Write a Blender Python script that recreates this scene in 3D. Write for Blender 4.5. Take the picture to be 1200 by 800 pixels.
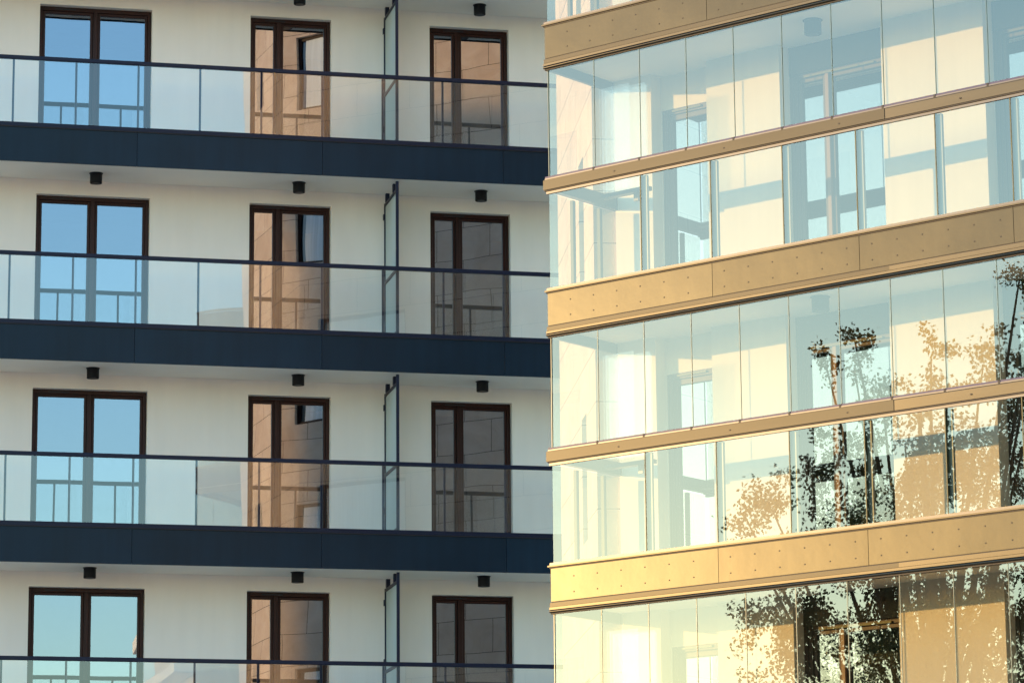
import bpy, math, random
from mathutils import Vector, Matrix
R = math.radians
SC = bpy.context.scene
for o in list(bpy.data.objects): bpy.data.objects.remove(o)
COL = SC.collection
GZ = 9.5                      # height of the third balcony floor above the street

# ------------------------------------------------------------------ camera
cam_d = bpy.data.cameras.new('camera'); cam = bpy.data.objects.new('camera', cam_d); COL.objects.link(cam)
cam.matrix_world = (Matrix.Translation((-11.9283, -50.342, -7.7953 + GZ)) @ Matrix.Rotation(-.2220, 4, 'Z')
                    @ Matrix.Rotation(math.pi/2 + .2059, 4, 'X') @ Matrix.Rotation(-.0092, 4, 'Z'))
cam_d.sensor_width = 36; cam_d.lens = 121.98; cam_d.clip_start = .5; cam_d.clip_end = 3000
SC.camera = cam

# ------------------------------------------------------------------ sky, sun, exposure
SUN_AZ = 174.0                # degrees, counter-clockwise from +X, towards the sun
SUN_EL = 6.6
W = bpy.data.worlds.new('World'); SC.world = W; W.use_nodes = True
nt = W.node_tree; bg = nt.nodes['Background']
sky = nt.nodes.new('ShaderNodeTexSky'); sky.sky_type = 'NISHITA'; sky.sun_disc = False
sky.sun_elevation = R(SUN_EL); sky.sun_rotation = R(90 - SUN_AZ)
sky.air_density = 1.22; sky.dust_density = .16; sky.ozone_density = 2.9
nt.links.new(sky.outputs[0], bg.inputs[0]); bg.inputs[1].default_value = .15
sl = bpy.data.lights.new('sun', 'SUN'); sl.energy = 2.0; sl.angle = R(.5); sl.color = (.54, .315, .112)
so = bpy.data.objects.new('sun', sl); COL.objects.link(so)
sd = Vector((math.cos(R(SUN_AZ))*math.cos(R(SUN_EL)), math.sin(R(SUN_AZ))*math.cos(R(SUN_EL)), math.sin(R(SUN_EL))))
so.rotation_euler = sd.to_track_quat('Z', 'Y').to_euler(); so.location = (-60, -10, 60)
vs = SC.view_settings; vs.view_transform = 'Standard'; vs.look = 'None'; vs.gamma = 1; vs.use_curve_mapping = False
vs.exposure = 2.5
cy = SC.cycles; cy.max_bounces = 10; cy.diffuse_bounces = 4; cy.glossy_bounces = 6; cy.transmission_bounces = 6
cy.transparent_max_bounces = 24; cy.caustics_reflective = False; cy.caustics_refractive = False
cy.sample_clamp_indirect = 6; cy.use_denoising = True
try: cy.denoiser = 'OPENIMAGEDENOISE'
except Exception: pass

# ------------------------------------------------------------------ materials
def newmat(name):
    m = bpy.data.materials.new(name); m.use_nodes = True; t = m.node_tree; t.nodes.clear()
    out = t.nodes.new('ShaderNodeOutputMaterial'); return m, t, out
def ramp(t, src, stops):
    r = t.nodes.new('ShaderNodeValToRGB'); cr = r.color_ramp
    while len(cr.elements) < len(stops): cr.elements.new(.5)
    for e, (p, c) in zip(cr.elements, stops): e.position = p; e.color = (*c, 1)
    t.links.new(src, r.inputs[0]); return r
def pbr(name, col, rough=.6, metal=0, var=.08, scale=3, bump=0, bscale=60, spec=.5, vscale=(1, 1, 1), rvar=0, rand=0, streak=0):
    m, t, out = newmat(name)
    b = t.nodes.new('ShaderNodeBsdfPrincipled'); t.links.new(b.outputs[0], out.inputs[0])
    tc = t.nodes.new('ShaderNodeTexCoord'); mp = t.nodes.new('ShaderNodeMapping'); mp.inputs['Scale'].default_value = vscale
    t.links.new(tc.outputs['Object'], mp.inputs[0])
    n = t.nodes.new('ShaderNodeTexNoise'); n.inputs['Scale'].default_value = scale; n.inputs['Detail'].default_value = 5
    t.links.new(mp.outputs[0], n.inputs[0])
    lo = tuple(c*(1-var) for c in col); hi = tuple(min(1, c*(1+var)) for c in col)
    rp = ramp(t, n.outputs[0], [(.3, lo), (.7, hi)]); t.links.new(rp.outputs[0], b.inputs['Base Color'])
    last = rp.outputs[0]
    if streak:                                   # rain marks: long vertical noise
        m3 = t.nodes.new('ShaderNodeMapping'); m3.inputs['Scale'].default_value = (5, 5, .35); t.links.new(tc.outputs['Object'], m3.inputs[0])
        n3 = t.nodes.new('ShaderNodeTexNoise'); n3.inputs['Scale'].default_value = 1.5; n3.inputs['Detail'].default_value = 6
        t.links.new(m3.outputs[0], n3.inputs[0]); r3 = ramp(t, n3.outputs[0], [(.35, (1-streak,)*3), (.62, (1, 1, 1))])
        x3 = t.nodes.new('ShaderNodeMix'); x3.data_type = 'RGBA'; x3.blend_type = 'MULTIPLY'; x3.inputs[0].default_value = 1
        t.links.new(last, x3.inputs[6]); t.links.new(r3.outputs[0], x3.inputs[7]); last = x3.outputs[2]
    if rand:                                     # every panel a shade of its own
        oi = t.nodes.new('ShaderNodeObjectInfo'); mr2 = t.nodes.new('ShaderNodeMapRange')
        mr2.inputs['To Min'].default_value = 1-rand; mr2.inputs['To Max'].default_value = 1+rand
        t.links.new(oi.outputs['Random'], mr2.inputs[0]); hs = t.nodes.new('ShaderNodeHueSaturation')
        t.links.new(last, hs.inputs['Color']); t.links.new(mr2.outputs[0], hs.inputs['Value']); last = hs.outputs[0]
    t.links.new(last, b.inputs['Base Color'])
    b.inputs['Roughness'].default_value = rough; b.inputs['Metallic'].default_value = metal
    b.inputs['Specular IOR Level'].default_value = spec
    if rvar:
        mr = t.nodes.new('ShaderNodeMapRange'); mr.inputs['To Min'].default_value = rough-rvar; mr.inputs['To Max'].default_value = rough+rvar
        t.links.new(n.outputs[0], mr.inputs[0]); t.links.new(mr.outputs[0], b.inputs['Roughness'])
    if bump:
        n2 = t.nodes.new('ShaderNodeTexNoise'); n2.inputs['Scale'].default_value = bscale; n2.inputs['Detail'].default_value = 4
        t.links.new(tc.outputs['Object'], n2.inputs[0])
        bp = t.nodes.new('ShaderNodeBump'); bp.inputs['Strength'].default_value = bump; bp.inputs['Distance'].default_value = .01
        t.links.new(n2.outputs[0], bp.inputs['Height']); t.links.new(bp.outputs[0], b.inputs['Normal'])
    return m
def glass(name, f0, f1=1.0, tint=(.95, .98, .97), refl=(1, 1, 1), wav=0.0, wscale=1.2, rough=0.0, dirt=0.0):
    """thin pane: clear transmission mixed with a mirror by a Schlick curve (the same from both sides)"""
    m, t, out = newmat(name)
    lw = t.nodes.new('ShaderNodeLayerWeight'); lw.inputs['Blend'].default_value = .5
    pw = t.nodes.new('ShaderNodeMath'); pw.operation = 'POWER'; pw.inputs[1].default_value = 5
    t.links.new(lw.outputs['Facing'], pw.inputs[0])
    mr = t.nodes.new('ShaderNodeMapRange'); mr.inputs['To Min'].default_value = f0; mr.inputs['To Max'].default_value = f1
    t.links.new(pw.outputs[0], mr.inputs[0])
    tr = t.nodes.new('ShaderNodeBsdfTransparent'); tr.inputs[0].default_value = (*tint, 1)
    gl = t.nodes.new('ShaderNodeBsdfGlossy'); gl.inputs['Roughness'].default_value = rough; gl.inputs[0].default_value = (*refl, 1)
    if wav:
        tc = t.nodes.new('ShaderNodeTexCoord'); n = t.nodes.new('ShaderNodeTexNoise')
        n.inputs['Scale'].default_value = wscale; n.inputs['Detail'].default_value = 1
        t.links.new(tc.outputs['Object'], n.inputs[0])
        bp = t.nodes.new('ShaderNodeBump'); bp.inputs['Strength'].default_value = 1; bp.inputs['Distance'].default_value = wav
        t.links.new(n.outputs[0], bp.inputs['Height']); t.links.new(bp.outputs[0], gl.inputs['Normal'])
    mx = t.nodes.new('ShaderNodeMixShader')
    t.links.new(mr.outputs[0], mx.inputs[0]); t.links.new(tr.outputs[0], mx.inputs[1]); t.links.new(gl.outputs[0], mx.inputs[2])
    last = mx
    if dirt:
        df = t.nodes.new('ShaderNodeBsdfDiffuse'); df.inputs[0].default_value = (.8, .8, .78, 1)
        m2 = t.nodes.new('ShaderNodeMixShader'); m2.inputs[0].default_value = dirt
        t.links.new(mx.outputs[0], m2.inputs[1]); t.links.new(df.outputs[0], m2.inputs[2]); last = m2
    t.links.new(last.outputs[0], out.inputs[0]); return m
def frosted(name, col, a=.55):
    m, t, out = newmat(name)
    d = t.nodes.new('ShaderNodeBsdfDiffuse'); d.inputs[0].default_value = (*col, 1)
    tl = t.nodes.new('ShaderNodeBsdfTranslucent'); tl.inputs[0].default_value = (*col, 1)
    mx = t.nodes.new('ShaderNodeMixShader'); mx.inputs[0].default_value = a
    t.links.new(d.outputs[0], mx.inputs[1]); t.links.new(tl.outputs[0], mx.inputs[2])
    g = t.nodes.new('ShaderNodeBsdfGlossy'); g.inputs['Roughness'].default_value = .1
    m2 = t.nodes.new('ShaderNodeMixShader'); m2.inputs[0].default_value = .12
    t.links.new(mx.outputs[0], m2.inputs[1]); t.links.new(g.outputs[0], m2.inputs[2]); t.links.new(m2.outputs[0], out.inputs[0]); return m

M = {}
M['render'] = pbr('cream_render', (.87, .81, .725), .85, var=.04, scale=.9, vscale=(1.6, 1.6, .5), bump=.25, bscale=160, streak=.018)
M['pier'] = pbr('warm_cream_render', (.80, .725, .60), .85, var=.04, scale=.9, bump=.25, bscale=160, streak=.03)
M['soffit'] = pbr('soffit_plaster', (.86, .81, .72), .9, var=.03, scale=1, bump=.1)
M['fascia'] = pbr('dark_blue_grey_panel', (.006, .020, .036), .40, var=.14, scale=1.2, spec=.2, rvar=.07, rand=.12, streak=.18, bump=.3, bscale=2)
M['rail'] = pbr('navy_painted_steel', (.007, .011, .030), .42, var=.1, scale=4, spec=.25)
M['black'] = pbr('black_gap', (.008, .008, .012), .6, var=.05)
M['lamp'] = pbr('black_lamp_metal', (.006, .007, .010), .5, var=.1, scale=9, spec=.2)
M['frame'] = pbr('dark_brown_frame', (.030, .008, .005), .42, var=.25, scale=2.5, spec=.25, vscale=(8, 8, .4))
M['frame_r'] = pbr('brown_timber_frame', (.055, .028, .018), .5, var=.2, scale=2.5, vscale=(8, 8, .4))
M['mull'] = pbr('sunlit_brown_timber', (.20, .095, .045), .45, var=.15, scale=2.5, vscale=(8, 8, .4))  # frame brown raised to orange, the sunlight on the mullion put into its colour
M['darkpanel'] = pbr('dark_brown_panel', (.05, .040, .028), .5, var=.1)
M['bronze'] = pbr('bronze_sheet', (.039, .0395, .0335), .33, .9, var=.07, scale=1.1, spec=.5, rvar=.05, bump=.2, bscale=1.7, rand=.06, streak=.035)
M['bronze2'] = pbr('pale_bronze_trim', (.050, .0485, .041), .36, .85, var=.05, scale=2, vscale=(.3, 1, 4))
M['bronze_dk'] = pbr('darker_bronze_trim', (.037, .0375, .034), .42, .85, var=.05, scale=2, vscale=(.3, 1, 4))  # slightly darker tone for the left run of the trims
M['steel'] = pbr('brushed_aluminium', (.075, .078, .085), .35, .7, var=.05, scale=5, vscale=(.5, 1, 8))
M['bluesteel'] = pbr('blue_anodised_channel', (.012, .018, .10), .5, 0, var=.05, scale=4)
M['edge'] = pbr('green_glass_edge', (.06, .14, .14), .3, var=.1)
M['stone'] = None
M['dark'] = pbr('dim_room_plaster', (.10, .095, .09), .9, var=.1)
M['post'] = pbr('grey_green_post', (.20, .22, .21), .4, .4, var=.05)
M['brassy'] = pbr('brass_edge', (.07, .07, .04), .5, .4, var=.05)
M['glass_r'] = glass('balcony_glazing', .142, tint=(.74, .735, .66), refl=(.96, 1, .87), wav=.00035, wscale=.9)
M['glass_l'] = glass('railing_glass', .125, tint=(.96, .985, .98), refl=(.95, 1, 1), wav=.001, wscale=1.1)
M['door_l'] = glass('reflective_door_glass', .36, tint=(.5, .5, .5), refl=(.76, .86, .98), wav=.0030, wscale=.8)
M['door_r'] = glass('door_glass', .30, tint=(.5, .5, .5), refl=(.97, 1, 1), wav=.0006, wscale=.8)
M['frost'] = frosted('frosted_screen_glass', (.62, .70, .68), .35)
M['leaf_glass'] = glass('stacked_pane_glass', .10, tint=(.96, .98, .98), refl=(.95, 1, 1), wav=.0008)
M['asphalt'] = pbr('street_asphalt', (.06, .06, .062), .9, var=.15, scale=.6, bump=.3, bscale=40)
M['paving'] = pbr('pale_paving', (.48, .43, .37), .85, var=.1, scale=.8, bump=.2)
M['bark'] = pbr('bark', (.10, .075, .05), .9, var=.3, scale=6, bump=.8, bscale=12)
M['blockwall'] = pbr('neighbour_render', (.52, .44, .36), .85, var=.05, scale=.7)
M['winglass'] = pbr('dark_window', (.03, .04, .05), .06, var=.1, spec=.9)
M['curtain'] = pbr('white_curtain', (.75, .78, .80), .8, var=.12, scale=5, vscale=(6, 6, .1))

def stone_mat():
    m, t, out = newmat('stone_cladding')
    b = t.nodes.new('ShaderNodeBsdfPrincipled'); t.links.new(b.outputs[0], out.inputs[0])
    uv = t.nodes.new('ShaderNodeUVMap')
    n = t.nodes.new('ShaderNodeTexNoise'); n.inputs['Scale'].default_value = 1.6; n.inputs['Detail'].default_value = 8; n.inputs['Roughness'].default_value = .65
    n.inputs['Distortion'].default_value = 1.2; t.links.new(uv.outputs[0], n.inputs[0])
    rp = ramp(t, n.outputs[0], [(.25, (.58, .41, .31)), (.5, (.70, .52, .40)), (.75, (.78, .62, .50))])
    br = t.nodes.new('ShaderNodeTexBrick'); br.inputs['Scale'].default_value = 1; br.offset = .5
    br.inputs['Brick Width'].default_value = 1.1; br.inputs['Row Height'].default_value = .60; br.inputs['Mortar Size'].default_value = .006
    br.inputs['Color1'].default_value = (1, 1, 1, 1); br.inputs['Color2'].default_value = (.90, .88, .86, 1); br.inputs['Mortar'].default_value = (.16, .13, .11, 1)
    t.links.new(uv.outputs[0], br.inputs[0])
    mx = t.nodes.new('ShaderNodeMix'); mx.data_type = 'RGBA'; mx.blend_type = 'MULTIPLY'; mx.inputs[0].default_value = 1
    t.links.new(rp.outputs[0], mx.inputs[6]); t.links.new(br.outputs[0], mx.inputs[7]); t.links.new(mx.outputs[2], b.inputs['Base Color'])
    b.inputs['Roughness'].default_value = .8
    bp = t.nodes.new('ShaderNodeBump'); bp.inputs['Strength'].default_value = .3; bp.inputs['Distance'].default_value = .02
    t.links.new(n.outputs[0], bp.inputs['Height']); t.links.new(bp.outputs[0], b.inputs['Normal']); return m
M['stone'] = stone_mat()

def leaf_mat(name, c1, c2):
    m, t, out = newmat(name)
    at = t.nodes.new('ShaderNodeTexNoise'); tc = t.nodes.new('ShaderNodeTexCoord'); at.inputs['Scale'].default_value = 1.4
    t.links.new(tc.outputs['Object'], at.inputs[0]); rp = ramp(t, at.outputs[0], [(.35, c1), (.65, c2)])
    d = t.nodes.new('ShaderNodeBsdfPrincipled'); d.inputs['Roughness'].default_value = .55
    t.links.new(rp.outputs[0], d.inputs['Base Color'])
    tl = t.nodes.new('ShaderNodeBsdfTranslucent'); t.links.new(rp.outputs[0], tl.inputs[0])
    mx = t.nodes.new('ShaderNodeMixShader'); mx.inputs[0].default_value = .3
    t.links.new(d.outputs[0], mx.inputs[1]); t.links.new(tl.outputs[0], mx.inputs[2]); t.links.new(mx.outputs[0], out.inputs[0]); return m
M['leaf'] = leaf_mat('tree_leaves', (.045, .055, .018), (.09, .10, .03))

# ------------------------------------------------------------------ mesh helpers
class MB:
    def __init__(s): s.v = []; s.f = []
    def quad(s, a, b, c, d):
        i = len(s.v); s.v += [tuple(a), tuple(b), tuple(c), tuple(d)]; s.f.append((i, i+1, i+2, i+3)); return s
    def box(s, x0, x1, y0, y1, z0, z1):
        i = len(s.v)
        s.v += [(x, y, z) for z in (z0, z1) for x, y in ((x0, y0), (x1, y0), (x1, y1), (x0, y1))]
        s.f += [tuple(i+k for k in q) for q in ((3, 2, 1, 0), (4, 5, 6, 7), (0, 1, 5, 4), (1, 2, 6, 5), (2, 3, 7, 6), (3, 0, 4, 7))]; return s
    def cyl(s, c, r0, r1, z0, z1, n=28, cap=True):
        i = len(s.v)
        for z, r in ((z0, r0), (z1, r1)):
            s.v += [(c[0]+r*math.cos(2*math.pi*k/n), c[1]+r*math.sin(2*math.pi*k/n), z) for k in range(n)]
        for k in range(n): s.f.append((i+k, i+(k+1) % n, i+n+(k+1) % n, i+n+k))
        if cap: s.f += [tuple(i+k for k in reversed(range(n))), tuple(i+n+k for k in range(n))]
        return s
    def tube(s, pts, rs, n=8):
        i0 = len(s.v)
        for k, p in enumerate(pts):
            p = Vector(p); d = (Vector(pts[min(k+1, len(pts)-1)]) - Vector(pts[max(k-1, 0)])).normalized()
            a = d.orthogonal().normalized(); b = d.cross(a)
            s.v += [tuple(p + (a*math.cos(2*math.pi*j/n) + b*math.sin(2*math.pi*j/n))*rs[k]) for j in range(n)]
        for k in range(len(pts)-1):
            for j in range(n): s.f.append((i0+k*n+j, i0+k*n+(j+1) % n, i0+(k+1)*n+(j+1) % n, i0+(k+1)*n+j))
        s.f.append(tuple(i0+(len(pts)-1)*n+j for j in range(n))); return s
    def build(s, name, mat, parent=None, bevel=0, smooth=False, uv=None):
        me = bpy.data.meshes.new(name); me.from_pydata(s.v, [], s.f); me.materials.append(mat)
        if uv:
            l = me.uv_layers.new(name='UVMap')
            for li in me.loops: l.data[li.index].uv = uv(me.vertices[li.vertex_index].co)
        if smooth:
            for p in me.polygons: p.use_smooth = len(p.vertices) == 4
        me.update(); o = bpy.data.objects.new(name, me); COL.objects.link(o)
        if parent: o.parent = parent
        if bevel:
            b = o.modifiers.new('bevel', 'BEVEL'); b.width = bevel; b.segments = 2; b.limit_method = 'ANGLE'
        return o
def empty(name, label, cat, loc=(0, 0, 0), rz=0, group=None):
    o = bpy.data.objects.new(name, None); COL.objects.link(o); o.location = loc; o.rotation_euler = (0, 0, rz)
    o['label'] = label; o['category'] = cat
    if group: o['group'] = group
    o.empty_display_size = .2; return o
def struct(o, kind='structure'): o['kind'] = kind; return o
def cp(o, parent, loc=(0, 0, 0)):
    """a copy of a part and of its sub-parts under a parent, moved by loc"""
    c = o.copy(); COL.objects.link(c); c.parent = parent; c.location = Vector(o.location)+Vector(loc)
    for ch in [q for q in bpy.data.objects if q.parent == o]:
        d = ch.copy(); COL.objects.link(d); d.parent = c
    return c
def grid_wall(mb, xs, zs, hole, y0, y1):
    """wall slab between y0 and y1 over the grid xs by zs; cells for which hole(i, j) is true stay open"""
    nx, nz = len(xs)-1, len(zs)-1
    sol = lambda i, j: 0 <= i < nx and 0 <= j < nz and not hole(i, j)
    for i in range(nx):
        for j in range(nz):
            if not sol(i, j): continue
            a, b, c, d = xs[i], xs[i+1], zs[j], zs[j+1]
            mb.quad((a, y0, c), (b, y0, c), (b, y0, d), (a, y0, d)); mb.quad((b, y1, c), (a, y1, c), (a, y1, d), (b, y1, d))
            if not sol(i-1, j): mb.quad((a, y1, c), (a, y0, c), (a, y0, d), (a, y1, d))
            if not sol(i+1, j): mb.quad((b, y0, c), (b, y1, c), (b, y1, d), (b, y0, d))
            if not sol(i, j-1): mb.quad((a, y1, c), (b, y1, c), (b, y0, c), (a, y0, c))
            if not sol(i, j+1): mb.quad((a, y0, d), (b, y0, d), (b, y1, d), (a, y1, d))
    return mb

# ------------------------------------------------------------------ ground
struct(MB().quad((-1500, -1500, 0), (1500, -1500, 0), (1500, 1500, 0), (-1500, 1500, 0)).build('ground', M['paving']))
struct(MB().quad((-400, -44, .004), (400, -44, .004), (400, -30, .004), (-400, -30, .004)).build('road', M['asphalt']))

# ================================================================== LEFT BUILDING (white render, navy balconies)
# local frame: x along the facade, y into the building, z = 0 at the third balcony floor; balcony fronts lie at y = 0
LX0, LX1 = -30.0, 4.5
WD = 1.094                                    # wall face behind the balcony front
DT = .11                                      # door frames set back in their reveals
LB = empty('apartment_building', 'white rendered apartment building with navy balcony bands and glass railings', 'apartment building', (0, 0, GZ))
DOORS = [(-7.70, -5.972), (-4.440, -3.168), (-1.603, -.330)]
FL = [-1, 0, 1, 2, 3]
DTOP = 2.243
xs = [LX0] + [v for d in DOORS for v in d] + [LX1]
zs = [-GZ]
for n in range(-1, 3): zs += [3*n+.06, 3*n+DTOP]
zs += [3*3+.06, 15.5]
mb = grid_wall(MB(), xs, zs, lambda i, j: i in (1, 3, 5) and j in (1, 3, 5, 7), WD, WD+.30)
mb.box(LX0, LX0+.3, WD+.3, 12, -GZ, 15.5).box(LX1-.3, LX1, WD+.3, 12, -GZ, 15.5)
wall = mb.build('wall', M['render'], LB)
MB().box(LX0-.1, LX1+.1, -.1, 12.2, 15.5, 15.9).build('roof', M['fascia'], LB)
# dim rooms behind the doors
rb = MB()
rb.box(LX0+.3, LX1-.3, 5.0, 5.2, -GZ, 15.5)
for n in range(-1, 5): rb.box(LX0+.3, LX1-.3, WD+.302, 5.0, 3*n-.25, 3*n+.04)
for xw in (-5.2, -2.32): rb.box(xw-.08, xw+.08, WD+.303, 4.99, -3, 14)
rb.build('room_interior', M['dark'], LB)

def door_l(x0, x1, narrow):
    """two-leaf terrace door at floor level 0; returns the door part with its sub-parts"""
    y0 = WD+DT; T = .085; z0, z1 = .062, DTOP-.002; x0 += .002; x1 -= .002
    mid = (x0+x1)/2 if not narrow else x0+.455
    f = MB()
    f.box(x0, x0+T*.62, y0, y0+.09, z0, z1).box(x1-T*.62, x1, y0, y0+.09, z0, z1)
    f.box(x0+T*.62, x1-T*.62, y0, y0+.09, z1-T*.75, z1).box(x0+T*.62, x1-T*.62, y0, y0+.09, z0, z0+T)
    f.box(mid-.035, mid+.035, y0-.012, y0+.078, z0+T, z1-T*.75)
    d = f.build('balcony_door', M['frame'], LB, bevel=.006)
    for a, b in ((x0+T*.62, mid-.035), (mid+.035, x1-T*.62)):
        l = MB(); w = .042; za, zb = z0+T, z1-T*.75; g = .004
        l.box(a+g, a+w, y0+.014, y0+.074, za+g, zb-g).box(b-w, b-g, y0+.014, y0+.074, za+g, zb-g)
        l.box(a+w, b-w, y0+.014, y0+.074, zb-w, zb-g).box(a+w, b-w, y0+.014, y0+.074, za+g, za+.07)
        l.build('leaf_frame', M['frame'], d, bevel=.004)
        MB().quad((a+w-.01, y0+.045, za+.05), (b-w+.01, y0+.045, za+.05), (b-w+.01, y0+.045, zb-w+.01), (a+w-.01, y0+.045, zb-w+.01)).build('glass_pane', M['door_l'], d)
    MB().box(x0+.24, x0+.56, y0-.008, y0-.001, z1-.045, z1-.025).build('vent_slot', M['black'], d)
    return d
for i, (a, b) in enumerate(DOORS):
    src = door_l(a, b, i > 0)
    src.location.z = 0
    for n in (-1, 1, 2): cp(src, LB, (0, 0, 3*n))

# balconies
POST0, PITCH = -8.161-.935*3, .9346
posts = [POST0+PITCH*k for k in range(0, 14) if POST0+PITCH*k < LX1-.1]
JOINTS = [-11.92, -9.11, -6.302, -3.489, -.68, 2.13]
def slab_b():
    r = MB().box(LX0, LX1, .035, WD-.002, -.5516+.02, -.02).build('balcony', M['soffit'], LB)
    ed = [LX0]+JOINTS+[LX1]
    for a, b in zip(ed, ed[1:]):
        MB().box(a+.003, b-.003, -.004, .030, -.5516, -.030).build('fascia_panel', M['fascia'], r)
    MB().box(LX0, LX1, .0305, .0345, -.54, -.04).build('fascia_backing', M['black'], r)
    MB().box(LX0, LX1, -.022, .036, -.016, .006).build('top_trim', M['rail'], r)
    MB().box(LX0, LX1, -.016, .034, -.0298, -.0165).build('shadow_gap', M['black'], r)
    MB().box(LX0, LX1, .0, .028, .010, .050).build('glass_channel', M['rail'], r)
    MB().box(LX0, LX1, -.018, .045, 1.018, 1.078).build('handrail', M['rail'], r, bevel=.008)
    for p in posts: MB().box(p-.015, p+.015, .006, .040, .0501, 1.0179).build('railing_post', M['rail'], r)
    for a, b in zip(posts, posts[1:]):
        MB().quad((a-.01, .003, .045), (b-.012, .003, .045), (b-.012, .003, 1.03), (a-.01, .003, 1.03)).build('glass_panel', M['glass_l'], r)
    return r
b0 = slab_b()
for n in (-1, 1, 2, 3): cp(b0, LB, (0, 0, 3*n))
# privacy screens between the flats
def screen():
    x = -2.321; zt = 2.43; t = .022
    r = MB()
    r.box(x-t, x+t, .055, .095, .055, zt-.004).box(x-t, x+t, WD-.075, WD-.035, .055, zt-.12)
    r.box(x-t, x+t, .0951, WD-.0751, zt-.17, zt-.125).box(x-t, x+t, .0951, WD-.0751, 1.02, 1.07).box(x-t, x+t, .0951, WD-.0751, .055, .10)
    o = r.build('privacy_screen', M['rail'], LB, bevel=.004)
    MB().box(x-.004, x+.004, .0952, WD-.0752, 1.0701, zt-.1701).build('frosted_pane', M['frost'], o)
    MB().box(x-.004, x+.004, .0952, WD-.0752, .1001, 1.0199).build('frosted_pane', M['frost'], o)
    for z in (.45, 1.15, 2.05): MB().box(x-.035, x-.0221, WD-.07, WD-.012, z, z+.09).build('wall_bracket', M['rail'], o)
    for y in (.25, .85): MB().box(x-.03, x+.03, y, y+.07, zt-.1249, zt+.002).build('ceiling_clamp', M['rail'], o)
    return o
s0 = screen()
for n in (-1, 1, 2): cp(s0, LB, (0, 0, 3*n))

# ceiling lamps of the left building
LG = 'black cylinder lamps under the balconies'
def make_lamp(name, label, rootloc):
    r = empty(name, label, 'ceiling lamp', rootloc, group=LG)
    MB().cyl((0, 0), .092, .092, -.155, -.006, 32).build('lamp_housing', M['lamp'], r, bevel=.004, smooth=False)
    MB().cyl((0, 0), .104, .104, -.006, 0, 32).build('mounting_ring', M['lamp'], r)
    MB().cyl((0, 0), .062, .062, -.160, -.1552, 24).build('lamp_lens', M['steel'], r)
    return r
rows = {3: 'top', 2: 'second', 1: 'third', 0: 'lowest'}
lx = [(-6.85, 'above the double door full of blue sky'), (-3.75, 'above the middle door'), (-.90, 'right of the privacy screen')]
lamp0 = None
for n in (3, 2, 1, 0):
    for x, w in lx:
        if n == 3 and x < -6: continue
        lab = 'black lamp %s, %s soffit row' % (w, rows[n])
        loc = (x, .60, GZ+3*n-.5516+.0199)
        if lamp0 is None: lamp0 = make_lamp('ceiling_lamp', lab, loc)
        else:
            c = lamp0.copy(); COL.objects.link(c); c.location = loc; c['label'] = lab
            for ch in [q for q in bpy.data.objects if q.parent == lamp0]:
                d = ch.copy(); COL.objects.link(d); d.parent = c

# ================================================================== RIGHT BUILDING (bronze bands and full glazing)
# local frame: x along the facade from its left corner, y into the building
RA = -.9067; RO = Vector((-3.4641, -14.6086, GZ))
RBd = empty('glazed_building', 'bronze banded building with fully glazed balconies and a sharp left corner', 'apartment building', RO, RA)
RL = 14.0; D2 = 1.2; REC = .18; T0 = -2.5773; B0 = -3.0747; MR0 = -1.462    # fascia top, fascia bottom, underside of mid rail (n = 0)
OPEN = [(.55, 1.31), (2.29, 3.60), (4.86, 6.17), (7.6, 8.9), (10.3, 11.6)]
KS = range(-1, 4)                              # fascia levels
SEG = [0, 2.205, 4.043, 5.85, 7.69, 9.52, 11.35, 13.99]
def fascia():
    extra = []
    r = MB().box(.02, RL, .03, D2+REC+.3, B0+.10, T0-.03).build('balcony', M['soffit'], RBd)      # slab; its underside is the ceiling below
    for i, (a, b) in enumerate(zip(SEG, SEG[1:])):
        s = MB().box(a+.003, b-.003, 0, .0299, B0+.118, T0-.026); nn = 6
        for q in range(nn):
            x = a+(b-a)*(q+(1.0 if i == 0 else .5))/(nn+(1 if i == 0 else 0))
            for z in (B0+.20, T0-.13): s.box(x-.0065, x+.0065, -.003, -.0002, z-.0065, z+.0065)
        p = s.build('fascia_panel', M['bronze'], RBd); p.data.materials.append(M['black'])
        for k, f in enumerate(p.data.polygons): f.material_index = 1 if k >= 6 else 0
        extra.append(p)
    # end return
    MB().box(-.003, .0199, .0301, D2+.1, B0+.118, T0-.026).build('end_panel', M['bronze'], r)
    MB().box(.004, RL, .004, .0299, B0+.104, B0+.1179).build('shadow_gap', M['black'], r)
    MB().box(-.006, 4.40, -.010, .06, B0+.060, B0+.104).build('drip_trim', M['bronze_dk'], r)
    MB().box(4.4005, RL, -.010, .06, B0+.060, B0+.104).build('drip_trim', M['bronze2'], r)
    MB().box(-.006, RL, -.004, .06, B0+.056, B0+.0598).build('trim_line', M['black'], r)
    MB().box(-.012, RL, -.014, .07, B0+.030, B0+.0558).build('drip_trim', M['bronze2'], r)
    pts = [(-.016, 0, 0), (RL, 0, 0)]
    MB().tube([(-.016, .004, B0+.014), (RL, .004, B0+.014)], [.016, .016], 14).build('round_bead', M['bronze2'], r, smooth=True)
    MB().box(-.010, RL, .010, .075, B0-.016, B0+.012).build('top_track', M['black'], r)
    MB().box(-.0119, .03, .0751, D2+.1, B0-.012, B0+.099).build('end_header', M['bronze_dk'], r)
    # top: dark gap and silver sill channel
    MB().box(-.012, RL, -.006, .05, T0-.026, T0-.010).build('sill_gap', M['black'], r)
    MB().box(-.025, RL, -.022, .06, T0-.0098, T0+.006).build('sill_flashing', M['bronze2'], r)
    MB().box(-.010, RL, -.002, .035, T0+.0062, T0+.035).build('glass_channel', M['steel'], r)
    MB().box(-.010, .025, .0351, D2+.1, T0-.0098, T0+.034).build('glass_channel', M['steel'], r)
    return [r]+extra
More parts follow.
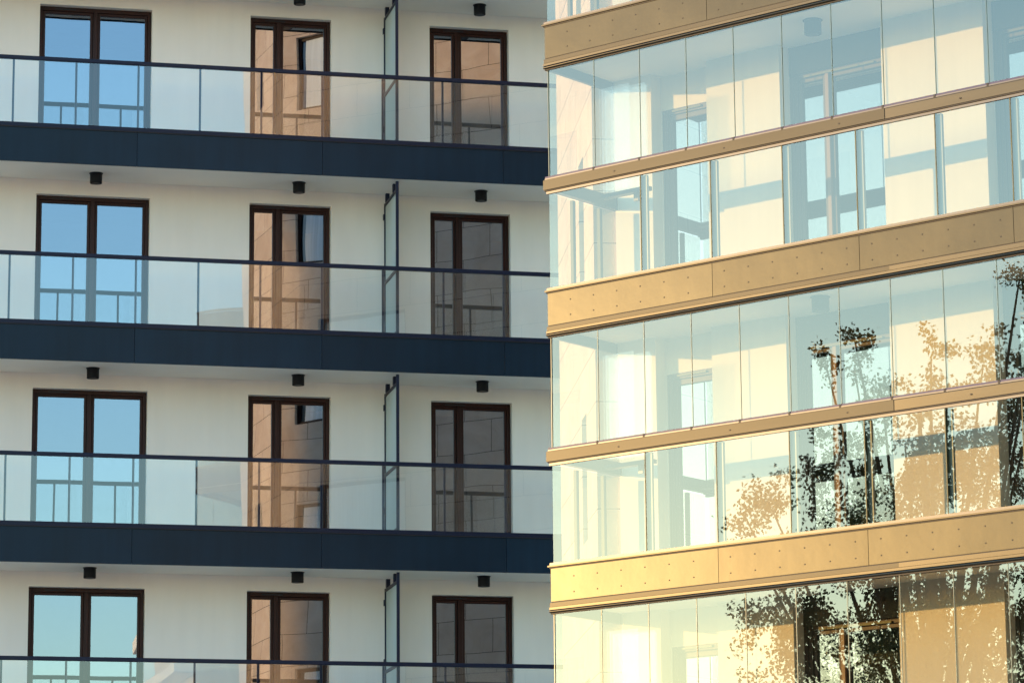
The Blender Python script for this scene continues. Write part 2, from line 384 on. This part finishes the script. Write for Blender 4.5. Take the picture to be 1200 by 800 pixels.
def midrail():
    z = MR0
    r = MB().box(-.016, RL, -.020, .075, z+.010, z+.122).build('mid_rail', M['bronze2'], RBd, bevel=.004)
    MB().box(-.022, 4.41, -.026, -.0202, z+.013, z+.121).build('rail_cover', M['bronze_dk'], r)
    MB().box(-.010, RL, -.016, .06, z-.002, z+.0098).build('shadow_gap', M['black'], r)
    MB().box(-.010, RL, -.012, .05, z+.1222, z+.128).build('rail_line', M['black'], r)
    MB().box(-.008, RL, -.014, .05, z+.1282, z+.142).build('silver_track', M['steel'], r)
    MB().box(-.006, RL, -.010, .045, z+.1422, z+.163).build('blue_track', M['bluesteel'], r)
    MB().box(-.016, .060, .0751, D2+.09, z+.010, z+.150).build('end_rail', M['bronze2'], r)
    MB().box(.0, RL, -.003, .03, z-.03, z-.0022).build('glass_clip_bar', M['steel'], r)
    for k in range(9): MB().box(.95+1.45*k, .968+1.45*k, -.029, -.0262, z+.055, z+.068).build('drain_hole', M['black'], r)
    return r
UP = [.04]+[.62*k+.045 for k in range(1, 23)]
LO = [0.03, 1.283, 2.205, 3.122, 4.035, 4.985, 5.862, 6.78, 7.7, 8.6, 9.5, 10.4, 11.3, 12.2, 13.1, 13.98]
def glazing():
    r = []
    zb, zt = MR0+.163, 3+B0-.016
    for a, b in zip(UP, UP[1:]):
        p = MB().quad((a+.003, .022, zb), (b-.003, .022, zb), (b-.003, .022, zt), (a+.003, .022, zt)).build('upper_pane', M['glass_r'], RBd)
        MB().box(b-.0028, b+.0028, .017, .027, zb, zt).build('pane_edge', M['edge'], p)
        MB().box(b-.012, b+.012, -.0155, -.0142, zb-.034, zb-.001).build('track_joint', M['black'], p)
        r.append(p)
    p = MB().quad((.022, .04, zb), (.022, D2, zb), (.022, D2, zt), (.022, .04, zt)).build('end_pane', M['glass_r'], RBd)
    MB().box(.018, .026, .0225, .0375, zb, zt).build('pane_edge', M['edge'], p); r.append(p)
    zb, zt = T0+.03, MR0-.01
    for a, b in zip(LO, LO[1:]):
        p = MB().quad((a+.002, .012, zb), (b-.002, .012, zb), (b-.002, .012, zt), (a+.002, .012, zt)).build('lower_pane', M['glass_r'], RBd); r.append(p)
        if b < 13.5:
            q = MB().box(b-.004, b+.052, .05, .085, zb+.0052, zt-.02).build('glazing_post', M['post'], RBd)
            MB().box(b-.010, b-.0001, .008, .0499, zb+.005, zt-.001).build('brass_edge', M['brassy'], q); r.append(q)
    p = MB().quad((.008, .04, zb), (.008, D2, zb), (.008, D2, zt), (.008, .04, zt)).build('end_pane', M['glass_r'], RBd); r.append(p)
    for y in (.40, .88):
        q = MB().box(.012, .052, y, y+.045, zb+.005, zt-.02).build('glazing_post', M['brassy'], RBd); r.append(q)
    # folded milky panes stacked inside the left end
    zt2, zb2 = MR0+4.10-3, MR0+.03
    o = None
    for x0, x1, y, h in ((.36, .78, .500, 1.20), (.40, .98, .530, 1.17), (.47, .98, .560, 1.15)):
        q = MB().quad((x0, y, MR0), (x1, y, MR0), (x1, y, MR0+h), (x0, y, MR0+h)).build('folded_pane', M['leaf_glass'], RBd); r.append(q); o = o or q
    MB().box(.36, 1.0, .50, .59, MR0-.045, MR0-.001).box(.80, .86, .52, .57, MR0-.14, MR0-.0452).build('pane_carrier', M['steel'], o)
    MB().box(.46, .50, .49, .4998, MR0-.06, MR0+.0).build('lock', M['leaf_glass'], o)
    return r
def rdoor(a, b, top, leaves):
    y0 = D2+REC+.01; z0 = T0-.02; T = .075 if leaves == 1 else .052
    fm = MB(); fm.box(a, a+T, y0, y0+.08, z0, top).box(b-T, b, y0, y0+.08, z0, top).box(a+T, b-T, y0, y0+.08, top-T, top)
    m = a+.415
    if leaves == 2:
        fm.box(a-.052, a-.0005, y0-.01, y0+.08, z0, top+.0)
    d = fm.build('balcony_door', M['frame_r'], RBd, bevel=.005)
    if leaves == 2: MB().box(a-.052, b, y0-.011, y0+.08, top+.003, B0+3.095).build('transom_panel', M['darkpanel'], d)
    sp = [(a+T, b-T)] if leaves == 1 else [(a+T, m), (m+.05, b-T)]
    if leaves == 2: MB().box(m, m+.05, y0-.02, y0+.07, z0, top-T-.001).build('mullion', M['mull'], d, bevel=.005)
    for p, q in sp:
        l = MB(); w = .065 if leaves == 1 else .045; g = .004
        l.box(p+g, p+w, y0+.012, y0+.07, z0, top-T-g).box(q-w, q-g, y0+.012, y0+.07, z0, top-T-g).box(p+w, q-w, y0+.012, y0+.07, top-T-w, top-T-g)
        l.build('leaf_frame', M['frame_r'], d, bevel=.004)
        MB().quad((p+w-.01, y0+.04, z0), (q-w+.01, y0+.04, z0), (q-w+.01, y0+.04, top-T-w+.01), (p+w-.01, y0+.04, top-T-w+.01)).build('glass_pane', M['door_r'], d)
    MB().box(a+.15, b-.2, y0-.022, y0-.001, top-.05, top-.028).build('vent_slot', M['brassy'], d)
    return d
bands = fascia()
parts = bands + [midrail()] + glazing()
drs = []
for i, (a, b) in enumerate(OPEN):
    if i > 2: continue
    drs.append(rdoor(a+.012 if i == 0 else a+.055, b-.004, -.36 if i == 0 else -.30, 1 if i == 0 else 2))
for k in (-1, 1, 2):
    for o in parts+drs: cp(o, RBd, (0, 0, 3*k))
for o in bands: cp(o, RBd, (0, 0, 9))
# masonry: piers in front, recessed panels behind with the door openings
ZB, ZT = -GZ, 9+B0+.10+.4
pm = MB()
edges = [.0]+[v for o in OPEN for v in o]+[RL]
for a, b in zip(edges[0::2], edges[1::2]): pm.box(a+(.03 if a == 0 else 0), b, D2, D2+REC, ZB, ZT)
pm.build('pier_wall', M['pier'], RBd)
zs = [ZB]
for k in range(-1, 3): zs += [3*k+T0-.03, 3*k-.37, 3*k+B0+3.097]
zs += [ZT+4]
xs = [.03, OPEN[0][0]+.012, OPEN[0][1]-.004, OPEN[1][0]+.003, OPEN[1][1]-.004, OPEN[2][0]+.003, OPEN[2][1]-.004, RL]
def hole(i, j):
    if i == 1: return j % 3 == 1 and 0 < j < 12
    if i in (3, 5): return j % 3 in (1, 2) and 0 < j < 12
    return False
grid_wall(MB(), xs, zs, hole, D2+REC+.002, D2+REC+.25).build('wall', M['pier'], RBd)
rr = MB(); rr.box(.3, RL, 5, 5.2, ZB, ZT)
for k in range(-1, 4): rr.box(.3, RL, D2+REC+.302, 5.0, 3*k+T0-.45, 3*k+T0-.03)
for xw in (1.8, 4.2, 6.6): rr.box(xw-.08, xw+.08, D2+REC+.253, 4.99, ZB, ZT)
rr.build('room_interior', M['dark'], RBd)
# stone-clad end body behind the corner (world points turned into the local frame)
inv = (Matrix.Translation(RO) @ Matrix.Rotation(RA, 4, 'Z')).inverted()
def loc(x, y): v = inv @ Vector((x, y, 0)); return (v.x, v.y)
foot = [(-2.20, -13.80), (-2.72, -13.74), (-2.23, -10.0), (3.2, -5.4), (8.5, -9.5), (3.0, -14.0)]
lf = [loc(*p) for p in foot]
cum = [0]
for a, b in zip(lf, lf[1:]): cum.append(cum[-1]+math.dist(a, b))
me = bpy.data.meshes.new('stone_wall'); vv = []; ff = []; uvs = []
HB = [(b2) for b2 in (-GZ, 16.0)]
wins = []                                     # window openings: (segment index, u0, u1, z0, z1)
for n in range(-2, 5):
    wins += [(1, .95, 1.45, 3*n-2.0, 3*n-.55), (2, .38, 2.2, 3*n+.9, 3*n+2.35)]
def q4(p, q, z0, z1, u0, u1, off=0):
    i = len(vv); vv.extend([(p[0], p[1], z0), (q[0], q[1], z0), (q[0], q[1], z1), (p[0], p[1], z1)])
    ff.append((i, i+1, i+2, i+3)); uvs.extend([(u0, z0), (u1, z0), (u1, z1), (u0, z1)])
lerp = lambda p, q, t: (p[0]+(q[0]-p[0])*t, p[1]+(q[1]-p[1])*t)
inner = []
for s in range(len(lf)-1):
    p, q = lf[s], lf[s+1]; L = math.dist(p, q)
    nrm = Vector((-(q[1]-p[1]), q[0]-p[0])).normalized()
    c = sum((Vector(v) for v in lf), Vector((0, 0)))/len(lf)
    if (c-Vector(p)).dot(nrm) < 0: nrm = -nrm         # pointing inwards
    ws = [w for w in wins if w[0] == s]
    us = sorted({0, L}|{w[1] for w in ws}|{w[2] for w in ws}); zz = sorted({HB[0], HB[1]}|{w[3] for w in ws}|{w[4] for w in ws})
    for a, b in zip(us, us[1:]):
        for z0, z1 in zip(zz, zz[1:]):
            mu, mz = (a+b)/2, (z0+z1)/2
            hit = [w for w in ws if w[1] < mu < w[2] and w[3] < mz < w[4]]
            A, B = lerp(p, q, a/L), lerp(p, q, b/L)
            if not hit: q4(A, B, z0, z1, cum[s]+a, cum[s]+b)
    for w in ws:
        A, B = lerp(p, q, w[1]/L), lerp(p, q, w[2]/L); dd = nrm*.12
        A2, B2 = (A[0]+dd.x, A[1]+dd.y), (B[0]+dd.x, B[1]+dd.y)
        for P, Q in ((A, A2), (B2, B)): q4(P, Q, w[3], w[4], 0, .22)
        for z in (w[3], w[4]):
            i = len(vv); vv.extend([(A[0], A[1], z), (B[0], B[1], z), (B2[0], B2[1], z), (A2[0], A2[1], z)]); ff.append((i, i+1, i+2, i+3)); uvs.extend([(0, 0), (1, 0), (1, .2), (0, .2)])
        inner.append((A2, B2, w[3], w[4], dd))
me.from_pydata(vv, [], ff); me.materials.append(M['stone']); l = me.uv_layers.new(name='UVMap')
for li in me.loops: l.data[li.index].uv = uvs[li.vertex_index]
o = bpy.data.objects.new('stone_wall', me); COL.objects.link(o); o.parent = RBd
for A2, B2, z0, z1, dd in inner:
    w = MB().quad((A2[0], A2[1], z0), (B2[0], B2[1], z0), (B2[0], B2[1], z1), (A2[0], A2[1], z1)).build('window', M['winglass'], RBd)
    e = Vector((B2[0]-A2[0], B2[1]-A2[1])).normalized(); o_ = -dd.normalized()*.01
    def bar(u0, u1, za, zb2, mat, nm, off=1):
        a = Vector(A2)+e*u0+o_*off; b = Vector(A2)+e*u1+o_*off; g = o_*3
        m = MB(); i = 0
        P = [a, b, b+g, a+g]
        m.v += [(v.x, v.y, z) for z in (za, zb2) for v in P]
        m.f += [(3, 2, 1, 0), (4, 5, 6, 7), (0, 1, 5, 4), (1, 2, 6, 5), (2, 3, 7, 6), (3, 0, 4, 7)]
        return m.build(nm, mat, w)
    Lw = math.dist(A2, B2)
    bar(0, .06, z0, z1, M['frame'], 'window_frame'); bar(Lw-.06, Lw, z0, z1, M['frame'], 'window_frame')
    bar(.0601, Lw-.0601, z1-.06, z1, M['frame'], 'window_frame'); bar(.0601, Lw-.0601, z0, z0+.06, M['frame'], 'window_frame')
    if Lw > 1: bar(.16, Lw-.061, z0+.062, z1-.062, M['curtain'], 'curtain', .4)
MB().box(0, 9, 0, 9, 15.9, 16.2).build('roof', M['bronze'], RBd)

# lamps inside the glazed balconies
for n, w in ((1, 'topmost behind the glazing'), (0, 'behind the glazing of the middle storey'), (-1, 'behind the tree reflection of the lowest storey')):
    c = lamp0.copy(); COL.objects.link(c)
    v = Matrix.Translation(RO) @ Matrix.Rotation(RA, 4, 'Z') @ Vector((3.08, .70, 3*n+B0+3+.0999))
    c.location = v; c['label'] = 'veiled grey cylinder lamp %s, over the double door' % w; c['group'] = 'lamps behind the balcony glazing'
    for ch in [q for q in bpy.data.objects if q.parent == lamp0]:
        d = ch.copy(); COL.objects.link(d); d.parent = c

# ================================================================== SURROUNDINGS that the glass reflects, and an added block that casts shade
def block(name, label, x0, x1, y0, y1, h, rz=0, storeys=7, mat='blockwall'):
    cx, cy_ = (x0+x1)/2, (y0+y1)/2
    r = empty(name, label, 'building', (cx, cy_, 0), rz)
    a, b = (x1-x0)/2, (y1-y0)/2
    MB().box(-a, a, -b, b, 0, h).build('wall', M[mat], r)
    MB().box(-a-.2, a+.2, -b-.2, b+.2, h, h+.5).build('roof', M['fascia'], r)
    return r, a, b
r1, a, b = block('shade_block', 'unseen beige block added on the left to shade the stone wall', -78, -64, -1.8, 26, 26)  # added out of view; its edge sets where sun leaves the stone wall
for k in range(8):
    for j in range(4):
        MB().box(-6+3.2*j, -4.4+3.2*j, -b-.03, -b+.02, 2+3*k, 3.6+3*k).build('window', M['winglass'], r1)
r2, a, b = block('far_tower', 'pale tower block across the street catching the evening sun', 9.2, 26, -128, -112, 24.5)
for k in range(8):
    for j in range(6):
        if k*6+j < 60: MB().box(-8.6+3.0*j, -7.2+3.0*j, b-.02, b+.04, 1.6+3.2*k, 3.4+3.2*k).build('window', M['winglass'], r2)
for k in range(8): MB().box(-a-1.1, -a+3.5, -b-.01, b+.9, .8+3.2*k, 1.3+3.2*k).build('balcony', M['render'], r2)

def tree(name, label, base, H, crowns, nleaf, seed, leaf=.11, density=60):
    rnd = random.Random(seed)
    r = empty(name, label, 'tree', base)
    t = MB(); th = H*.45
    t.tube([(0, 0, 0), (.05, 0, th*.5), (-.08, .06, th), (.1, 0, H*.72), (.0, .1, H*.9)], [.28, .22, .17, .10, .03], 10)
    for c in crowns:
        z0 = min(th*.7+rnd.random()*H*.2, c[2]*.8)
        s = Vector((0, 0, z0)); e = Vector(c[:3]); m = (s+e)/2+Vector((0, 0, -.25))
        t.tube([s, m, e], [.09, .055, .015], 6)
    t.build('trunk', M['bark'], r)
    vs_ = []; fs = []
    tot = sum(c[3]**2.3 for c in crowns)
    for c in crowns:
        cc = Vector(c[:3]); rad = c[3]
        ncl = max(3, int(nleaf*rad**2.3/tot/density))
        for _ in range(ncl):
            d = Vector((rnd.gauss(0, 1), rnd.gauss(0, 1), rnd.gauss(0, 1))).normalized()
            p = cc + Vector((d.x*rad, d.y*rad, d.z*rad*.85))*(rnd.random()**.45)*(1+.25*(rnd.random()**3))
            ax = (d+Vector((rnd.gauss(0, .5), rnd.gauss(0, .5), rnd.gauss(-.2, .5)))).normalized()
            L = .35+.45*rnd.random()
            for k in range(density):
                q = p + ax*L*(rnd.random()-.3) + Vector((rnd.gauss(0, 1), rnd.gauss(0, 1), rnd.gauss(0, 1)))*.085
                u = Vector((rnd.gauss(0, 1), rnd.gauss(0, 1), rnd.gauss(-.4, 1))).normalized(); w = u.orthogonal().normalized()
                w = (Matrix.Rotation(rnd.random()*6.28, 3, u) @ w)
                s = leaf*(.6+.7*rnd.random()); i = len(vs_)
                vs_ += [tuple(q), tuple(q+u*s*.5+w*s*.32), tuple(q+u*s), tuple(q+u*s*.5-w*s*.32)]; fs.append((i, i+1, i+2, i+3))
    m = MB(); m.v = vs_; m.f = fs; m.build('crown', M['leaf'], r)
    return r
# mirror a picture ray in the glazed facade: where must a thing stand to show at pixel (u, v) of the 1200 x 800 photograph
def mirrored(u, v, dist):
    d = cam.matrix_world.to_3x3() @ Vector(((u-600)/4065.9, -(v-400)/4065.9, -1)); c = cam.matrix_world.translation
    n = Vector((-math.sin(RA), math.cos(RA), 0)); t = (RO-c).dot(n)/d.dot(n); h = c+d*t; d = (d-2*d.dot(n)*n).normalized()
    return h+d*(dist/math.hypot(d.x, d.y))
TD = 30
p0 = mirrored(1090, 700, TD); base = Vector((p0.x, p0.y, 0))
def off(u, v, dd=0):
    p = mirrored(u, v, TD+dd); return (p.x-base.x, p.y-base.y, p.z)
cr = [(*off(u, v, dd), rad) for u, v, rad, dd in [
    (1000, 800, 1.9, 0), (1120, 760, 2.0, 1), (940, 730, .85, -1), (1200, 700, 1.9, 0), (1040, 620, 1.5, 0), (960, 600, 1.0, 1), (905, 600, .55, -1),
    (1130, 560, 1.4, 0), (1060, 520, 1.0, 1), (1200, 520, 1.2, 0), (990, 515, .6, 0), (1030, 450, .55, 0), (1000, 430, .35, 1), (1110, 450, .55, 0),
    (1150, 430, .5, 0), (1205, 420, .8, 1), (1090, 415, .25, 0), (1000, 395, .18, 0), (965, 420, .16, 1), (1195, 312, .3, 0), (1210, 350, .35, 0), (880, 640, .45, 0), (900, 715, .6, 0), (870, 600, .35, 0)]]
tree('broadleaf_tree', 'tall dark green tree mirrored in the lower right glazing', base, 15, cr, 58000, 11, leaf=.085, density=90)
